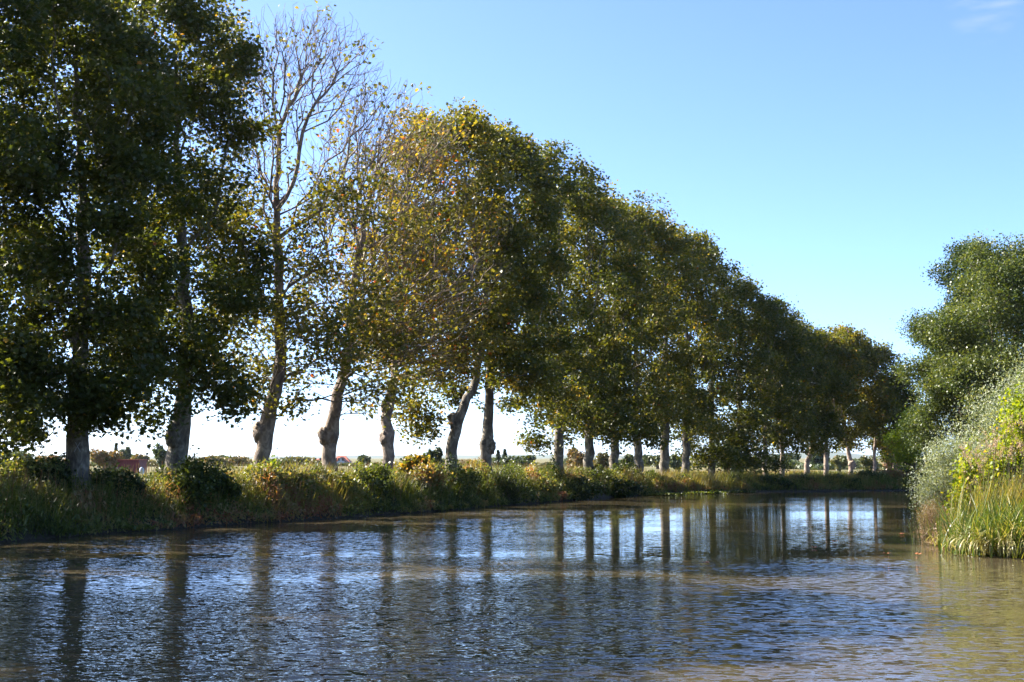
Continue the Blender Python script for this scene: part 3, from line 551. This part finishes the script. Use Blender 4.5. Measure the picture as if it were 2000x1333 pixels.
# ------------------------------------------------------------ ground cover (uncountable)
def cover(L, y0, y1, d0, d1, n, side, rng):
    s = np.concatenate([[0], np.cumsum(np.linalg.norm(np.diff(L, axis=0), axis=1))]); ok = (L[:, 1] > y0) & (L[:, 1] < y1) & (L[:, 0] < 48); ss = s[ok]
    u = rng.uniform(ss.min(), ss.max(), n); x = np.interp(u, s, L[:, 0]); y = np.interp(u, s, L[:, 1]); t = nrm(np.stack([np.gradient(L[:, 0]), np.gradient(L[:, 1])], 1))
    tx = np.interp(u, s, t[:, 0]); ty = np.interp(u, s, t[:, 1]); d = rng.uniform(0, 1, n)**.9*(d1-d0)+d0
    return np.stack([x-ty*d*side, y+tx*d*side], 1), d, u
def weeds(name, L, y0, y1, side, n, rng, h=1.15, size=.10, t0=.38, seed=0):
    q, d, u = cover(L, y0, y1, -.45, 4.6, n, side, rng)
    kp = (d > .1) | (q[:, 1] < 84); q = q[kp]; d = d[kp]; n = len(d)
    top = h*np.where(d < 2, 1.25, 1)*(.1+1.7*fbm(q[:, 0]*.8, q[:, 1]*.8, 21+seed, 2)**1.6)*np.clip(.55+d*.35, .3, 1)*np.clip(1.4-d*.4, .25, 1)*(1-.45*sst(88, 106, q[:, 1]))
    z = np.maximum(gh(q[:, 0], q[:, 1]), 0)+.04+top*rng.random(n)**.7
    # species patches along the bank
    pt = fbm(q[:, 0]*.35+9, q[:, 1]*.35, 31+seed, 2); pt2 = fbm(q[:, 0]*2.1, q[:, 1]*2.1, 51+seed, 2)
    t = np.clip(t0+(pt-.5)*1.5+(pt2-.5)*.9+rng.normal(size=n)*.09, 0, 1)
    mb = MB(); sz = size*rng.uniform(.6, 1.3, n)*(1+np.clip(q[:, 1]-60, 0, 60)*.008); nar = fbm(q[:, 0]*.5+4, q[:, 1]*.5, 61+seed, 2)+rng.normal(size=n)*.08 > .5; pz = np.column_stack([q, z])
    leaves(mb, pz[~nar], sz[~nar], t[~nar], L_QUAD, up=.2, axis=np.array([[0, 0, .5]])); leaves(mb, pz[nar], sz[nar]*2.1, np.clip(t[nar]+.12, 0, 1), L_NARROW, up=.1, axis=np.array([[0, 0, 1.1]]))
    # stalks
    k = n//22; q, d, u = cover(L, y0, y1, .2, 4, k, side, rng); g = gh(q[:, 0], q[:, 1]); a = np.column_stack([q, g]); b_ = a+np.column_stack([rng.normal(size=(k, 2))*.15, rng.uniform(.3, 1.0, k)*h])
    sticks(mb, a, b_, np.full(k, .011), np.full(k, .006), 3, np.clip(rng.normal(size=k)*.12+.78, 0, 1))
    return tag(mb.build(name, M_WEED), kind='stuff')
tag(weeds('bank_weeds', LB, 36, 125, 1, 210000, rng), 'tangled weeds and brambles covering the left bank down to the water', 'weeds')
tag(weeds('bank_weeds', RB, 33, 95, -1, 60000, rng, 1.3, .085, .42, 5), 'mixed weeds and reeds covering the right bank', 'weeds')
def grass(name, q, L, w, tint, lab, rng, tvar=.5, segs=2):
    g = gh(q[:, 0], q[:, 1]); n = len(q); mb = MB(); t = np.clip(tint+(fbm(q[:, 0]*.12, q[:, 1]*.12, 3)-.5)*tvar*2+rng.normal(size=n)*.08, 0, 1)
    a = rng.uniform(0, 6.28, n); le = L*rng.uniform(.5, 1.3, n)*(.6+.8*fbm(q[:, 0]*.5, q[:, 1]*.5, 8)); h = np.stack([np.cos(a), np.sin(a)], 1); sd_ = np.stack([-np.sin(a), np.cos(a)], 1)*(w*rng.uniform(.6, 1.3, n))[:, None]
    p0 = np.column_stack([q, g-.03]); p1 = p0+np.column_stack([h*(le*.18)[:, None], le*.6]); p2 = p0+np.column_stack([h*(le*.5)[:, None], le]); s3 = np.column_stack([sd_, np.zeros(n)])
    mb.add(np.stack([p0-s3, p0+s3, p1+s3*.8, p1-s3*.8], 1).reshape(-1, 3), np.arange(n*4).reshape(n, 4), t)
    mb.add(np.stack([p1-s3*.8, p1+s3*.8, p2], 1).reshape(-1, 3), np.arange(n*3).reshape(n, 3), t)
    return tag(mb.build(name, M_GRASS), lab, 'grass', kind='stuff')
q, d, u = cover(LB, 34, 125, 2.2, 10, 120000, 1, rng); grass('bank_grass', q, .38, .012, .44, 'long green and straw grass growing among the plane trunks', rng)
q, d, u = cover(LB, 34, 125, .1, 3.5, 60000, 1, rng); grass('slope_grass', q, .9, .010, .42, 'dry grass stalks leaning down the slope of the left bank', rng, .5)
q, d, u = cover(LB, 34, 125, 7, 70, 90000, 1, rng); grass('field_grass', q, .4, .035, .55, 'dry tawny grass of the open field behind the plane trees', rng, .6)
q, d, u = cover(RB, 30, 92, .3, 9, 45000, -1, rng); grass('bank_grass', q, .9, .012, .4, 'long grass on the right bank', rng)
# ------------------------------------------------------------ background
def far_tree(kind, label, cat, px, Z, topy, wpx, n, tint, seed, group='trees and hedges beyond the field', cone=False, lsz=.5, trunk=True):
    rng = np.random.default_rng(seed); b = at(px, 900, Z); g = float(gh(b[0], b[1])[0]); H = at(px, topy, Z)[2]-g; Rr = wpx/2*Z/F; base = np.array([b[0], b[1], g]); root = empty(kind, base, label, cat, group)
    if cone:
        t = rng.random(n); a = rng.uniform(0, 6.28, n); rr = Rr*(1-t)**.8*rng.random(n)**.4; c = base+np.stack([rr*np.cos(a), rr*np.sin(a), H*(.05+.95*t)], 1)
    else:
        lb = [(base+np.array([rng.uniform(-.6, .6)*Rr, rng.uniform(-.5, .5)*Rr, H*rng.uniform(.25, .78)]), rng.uniform(.25, .45)) for _ in range(12)]; k = rng.integers(0, 12, n); d = nrm(rng.normal(size=(n, 3)))*(rng.random(n)**.5)[:, None]
        c = np.array([q for q, r in lb])[k]+d*np.array([Rr, Rr, H*.6])*np.array([r for q, r in lb])[k][:, None]; c[:, 2] = np.clip(c[:, 2], g+.1, g+H)
    mb = MB(); leaves(mb, c, lsz*rng.uniform(.6, 1.3, n), np.clip(tint+rng.normal(size=n)*.12, 0, 1), L_QUAD, up=.2); mb.build('crown', M_FAR, root, base)
    if trunk:
        mb = MB(); sweep(mb, [base-[0, 0, .2], base+[0, 0, H*.3], base+[.1, 0, H*.7]], np.array([Rr*.09+.08, Rr*.07+.06, .04]), 7); mb.build('trunk', M_BARKD, root, base)
FT = [('far_hedge', 'long green hedge beyond the field at the left edge', 'hedge', 30, 210, 878, 150, 4000, .35, False),
 ('far_bush', 'brownish bush mound beyond the field right of the first visible trunk', 'bush', 205, 180, 876, 70, 2500, .8, False),
 ('cypress_tree', 'dark pointed cypress beyond the brown bushes', 'tree', 226, 420, 868, 9, 900, .1, True),
 ('far_tree', 'round green tree behind the red-brown shed', 'tree', 243, 330, 870, 32, 1800, .35, False),
 ('far_bush', 'low ochre bush behind the right end of the red-brown shed', 'bush', 270, 240, 886, 46, 1500, .75, False),
 ('far_tree', 'dark green broad tree just left of the second plane trunk, beyond the field', 'tree', 318, 230, 866, 50, 2500, .2, False),
 ('far_bush', 'low reddish bush beyond the field left of the first visible trunk', 'bush', 110, 200, 886, 80, 1800, .9, False),
 ('far_bush', 'small dark bush on the field edge between the third and fourth trunks', 'bush', 560, 260, 893, 50, 900, .5, False),
 ('far_tree', 'grey-green tree clump right of the red-roofed house', 'tree', 712, 330, 889, 36, 1400, .35, False),
 ('far_tree', 'green round tree showing between the sixth and seventh trunks', 'tree', 850, 150, 872, 50, 2200, .3, False),
 ('pine_tree', 'spiky dark pine just right of the seventh trunk', 'tree', 973, 300, 881, 14, 900, .1, True),
 ('pine_tree', 'taller spiky dark pine beyond the field between the seventh and eighth trunks', 'tree', 986, 310, 879, 15, 900, .12, True),
 ('far_hedge', 'dark hedge below and right of the two pines', 'hedge', 1015, 280, 888, 80, 2500, .25, False),
 ('far_bush', 'ochre thicket between the eighth and ninth trunks', 'bush', 1120, 150, 868, 60, 2600, .8, False),
 ('far_bush', 'ochre and green bush right of the ninth trunk', 'bush', 1175, 160, 884, 36, 1500, .65, False),
 ('far_hedge', 'long ochre hedge on the horizon between the second and third trunks', 'hedge', 440, 300, 889, 130, 3000, .7, False),
 ('far_hedge', 'greyish hedge on the horizon between the fifth and sixth trunks', 'hedge', 800, 320, 887, 90, 2400, .3, False),
 ('far_hedge', 'low hedge on the horizon between the third and fourth trunks', 'hedge', 600, 340, 892, 110, 2400, .6, False),
 ('far_hedge', 'mixed green hedge beyond the field behind the twelfth trunk', 'hedge', 1285, 260, 886, 70, 2400, .4, False),
 ('far_hedge', 'mixed hedge beyond the field behind the fourteenth and fifteenth trunks', 'hedge', 1420, 260, 884, 130, 3400, .45, False),
 ('far_tree', 'green bush seen between the tenth and eleventh trunks', 'tree', 1226, 170, 884, 34, 1500, .4, False),
 ('far_tree', 'grey-green tree seen between the twelfth and thirteenth trunks', 'tree', 1320, 190, 885, 34, 1500, .4, False),
 ('far_hedge', 'dark blue-green wood edge beyond the far field between the sixteenth and eighteenth trunks', 'hedge', 1530, 420, 885, 110, 2500, .15, False),
 ('far_hedge', 'dark wood edge behind the curving eighteenth trunk', 'hedge', 1600, 260, 872, 50, 2500, .12, False),
 ('far_bush', 'green bush in the field left of the pale twentieth trunk', 'bush', 1640, 190, 888, 36, 1500, .5, False),
 ('far_bush', 'orange-brown bush behind the end of the plane row', 'bush', 1738, 142, 862, 42, 2400, .9, False),
 ('far_bush', 'green bush in the field right of the pale twentieth trunk', 'bush', 1700, 150, 885, 40, 1800, .5, False)]
for k, (kd, lab, cat, px, Z, ty, w, n_, tn, cone) in enumerate(FT): far_tree(kd, lab, cat, px, Z, ty, w, n_, tn, 700+k, cone=cone, lsz=Z/F*5.5)
# scrub line closing the field, too mixed to count
rng2 = np.random.default_rng(91); n = 42000; px = rng2.uniform(-60, 1800, n); Z = 330+50*fbm(px*.01, px*0, 3)+rng2.uniform(-9, 9, n)-sst(1350, 1500, px)*90
pp = np.stack([(px-1000)/F*Z, Z], 1); hh = .5+3.6*fbm(px*.022, px*0+2, 12, 4)**2.2; zz = np.array([.35])+hh*rng2.random(n)**.8
mb = MB(); tt = np.clip(.1+.9*fbm(px*.012+5, px*0, 41, 3)+rng2.normal(size=n)*.1, 0, 1)
leaves(mb, np.column_stack([pp, zz]), rng2.uniform(.35, .8, n), tt, L_QUAD, up=.2); tag(mb.build('far_scrub', M_FAR), 'irregular line of mixed scrub closing the open field', 'scrub', kind='stuff')
# red-roofed house
def house(label, px0, px1, Z, eave, ridge, rm, wm, hip=True, name='house', cat='house'):
    a = at(px0, 900, Z)[0]; b = at(px1, 900, Z)[0]; g = float(gh(a, Z)[0]); ze = at(px0, eave, Z)[2]; zr = at(px0, ridge, Z)[2]; base = np.array([(a+b)/2, Z+4, g]); root = empty(name, base, label, cat)
    mb = MB(); box(mb, a, b, Z, Z+8, g-.2, ze); gv = [(a+.1, Z+.1, ze), (b-.1, Z+.1, ze), ((a+b)/2, Z+.1, zr-.15), (a+.1, Z+7.9, ze), (b-.1, Z+7.9, ze), ((a+b)/2, Z+7.9, zr-.15)]
    if not hip: mb.add(gv, [(0, 1, 2), (4, 3, 5)])
    mb.build('wall', wm, root, base)
    mb = MB(); o = .4; m_ = (a+b)/2
    if hip:
        k = (b-a)*.28; v = [(a-o, Z-o, ze), (b+o, Z-o, ze), (b+o, Z+8+o, ze), (a-o, Z+8+o, ze), (a+k, Z+4, zr), (b-k, Z+4, zr)]; mb.add(v, [(0, 1, 5, 4), (2, 3, 4, 5)]); mb.add(v, [(1, 2, 5), (3, 0, 4)])
    else:
        v = [(a-o, Z-o, ze-.1), (m_, Z-o, zr), (m_, Z+8+o, zr), (a-o, Z+8+o, ze-.1), (b+o, Z-o, ze-.1), (b+o, Z+8+o, ze-.1)]; mb.add(v, [(0, 1, 2, 3), (1, 4, 5, 2)])
    mb.build('roof', rm, root, base)
    for u in (.25, .7):
        mb = MB(); x = a+(b-a)*u; box(mb, x-.4, x+.4, Z-.03, Z, g+1.0, g+2.1); mb.build('window', M_DARK, root, base)
    return root
house('pale house with a red tiled roof behind the fourth plane trunk', 648, 682, 560, 903, 891, M_ROOF, M_WALL)
house('blue-grey gabled house front joined to the red-roofed house', 657, 675, 553, 903, 893, M_ROOF, M_WALLB, hip=False)
house('low outbuilding with a flat red roof left of the fourth plane trunk', 611, 632, 560, 901, 896, M_ROOF, M_WALLB, name='outbuilding', cat='shed')
root = empty('shed', np.array([*at(253, 905, 140)[:2], 1.0]), 'long low red-brown shed across the field left of the second trunk', 'shed'); bs = np.array(root.location)
a = at(230, 900, 140)[0]; b_ = at(272, 900, 140)[0]; g = float(gh(a, 140)[0]); zt = at(250, 898, 140)[2]
mb = MB(); box(mb, a, b_, 140, 143, g-.3, zt-.06); 
for k in range(9): x = a+(b_-a)*(k+.5)/9; box(mb, x-.03, x+.03, 139.96, 139.998, g-.2, zt-.1)
mb.build('wall', M_RED, root, bs)
mb = MB(); box(mb, a-.1, b_+.1, 139.9, 143.1, zt-.057, zt+.02); mb.build('roof', M_ROOF, root, bs)
root = empty('water_tank', np.array([*at(277, 905, 139)[:2], g]), 'small pale blue rounded tank beside the red-brown shed', 'tank'); bs = np.array(root.location); mb = MB()
u = np.linspace(-1, 1, 9); sweep(mb, [bs+[0, 0, .55+.55*t] for t in u], np.sqrt(np.maximum(.02, 1-np.abs(u)**3))*.24, 12); mb.build('shell', plain('pale_blue_plastic', (.4, .5, .6), .4, .05), root, bs)
for px, ty, lab in ((541, 874, 'thin upright utility pole far across the field, left one of two'), (566, 884, 'utility pole with a slanting stay, right one of two')):
    q = at(px, 900, 330); g = float(gh(q[0], q[1])[0]); z = at(px, ty, 330)[2]; root = empty('utility_pole', np.array([q[0], q[1], g]), lab, 'pole', 'utility poles'); mb = MB()
    sticks(mb, [(q[0], q[1], g)], [(q[0], q[1], z)], [.1], [.07], 8); mb.build('post', M_POLE, root, np.array(root.location)); mb = MB()
    if px > 550: sticks(mb, [(q[0], q[1], z-.1)], [(q[0]+.9, q[1], g)], [.04], [.04], 6); mb.build('stay', M_POLE, root, np.array(root.location))
    else: box(mb, q[0]-.35, q[0]+.35, q[1]-.13, q[1]-.101, z-.35, z-.25); mb.build('crossarm', M_POLE, root, np.array(root.location))
# ------------------------------------------------------------ haze
hm = bpy.data.materials.new('haze_air'); hm.use_nodes = True; hn = hm.node_tree.nodes; hn.remove(hn['Principled BSDF'])
pv = hn.new('ShaderNodeVolumePrincipled'); pv.inputs['Color'].default_value = (.75, .85, 1, 1); pv.inputs['Density'].default_value = .4e-4; pv.inputs['Anisotropy'].default_value = .2
hm.node_tree.links.new(pv.outputs[0], hn['Material Output'].inputs['Volume'])
mb = MB(); box(mb, -12500, 12500, -12500, 12500, -3, 34); tag(mb.build('haze', hm), kind='stuff')
# ------------------------------------------------------------ floating things
def wpt(px, py):
    c, s = math.cos(PITCH), math.sin(PITCH); v = (666.5-py)/F; d = np.array([(px-1000)/F, c-s*v, s+c*v]); return np.array([0, 0, EYE])-d*EYE/d[2]
for k, (px, py) in enumerate([(1731, 1084), (1793, 1085), (1760, 1045), (1631, 1060), (1710, 1008), (1590, 1072), (1848, 1074), (1380, 1102)]):
    q = wpt(px, py); mb = MB(); a = rng.uniform(0, 6.28); t = L_PLANE-[0, .4]; x = t[:, 0]*math.cos(a)-t[:, 1]*math.sin(a); y = t[:, 0]*math.sin(a)+t[:, 1]*math.cos(a)
    mb.add(np.stack([q[0]+x*.2, q[1]+y*.2, .012+.14*(x*x+y*y)], 1), [list(range(12))]); sticks(mb, [(q[0], q[1], .015)], [(q[0]+.07*math.sin(a), q[1]-.07*math.cos(a), .05)], [.004], [.002], 3)
    o = mb.build('fallen_leaf', M_FALL, None, tuple(np.array([q[0], q[1], .012]))); tag(o, ['orange fallen leaf on smooth water, right one of the front pair', 'orange fallen leaf nearest the drooping sedge tuft', 'floating leaf below the dark twig', 'floating leaf farthest left on the smooth far water', 'floating leaf farthest up the canal', 'floating leaf left of the front pair of orange leaves', 'floating leaf touching the dead branch', 'lone floating leaf at the edge of the rippled water'][k], 'leaf', 'fallen leaves floating on the water')
a = wpt(1790, 1037); b_ = wpt(1835, 1036); mb = MB(); pts = np.array([a+(b_-a)*t+[0, 0, .02+.01*math.sin(t*5)] for t in np.linspace(0, 1, 7)]); sweep(mb, pts, np.linspace(.015, .006, 7), 6)
sticks(mb, [pts[3]], [pts[3]+[.12, -.1, .04]], [.006], [.003], 4)
tag(mb.build('floating_twig', M_TWIG, None, tuple(a)), 'thin dark twig floating left of the pink dry bush', 'twig')
a = wpt(1851, 1079)+[0, 0, .02]; mb = MB(); pts = np.array([a, a+[.3, .2, .09], a+[.75, .5, .22], a+[1.2, .9, .3]]); sweep(mb, pts, np.array([.015, .02, .024, .028]), 6); sticks(mb, [pts[1]], [pts[1]+[.1, .05, .2]], [.01], [.004], 4)
tag(mb.build('dead_branch', M_TWIG, None, tuple(a)), 'dead branch poking out of the water in front of the sedge', 'branch')
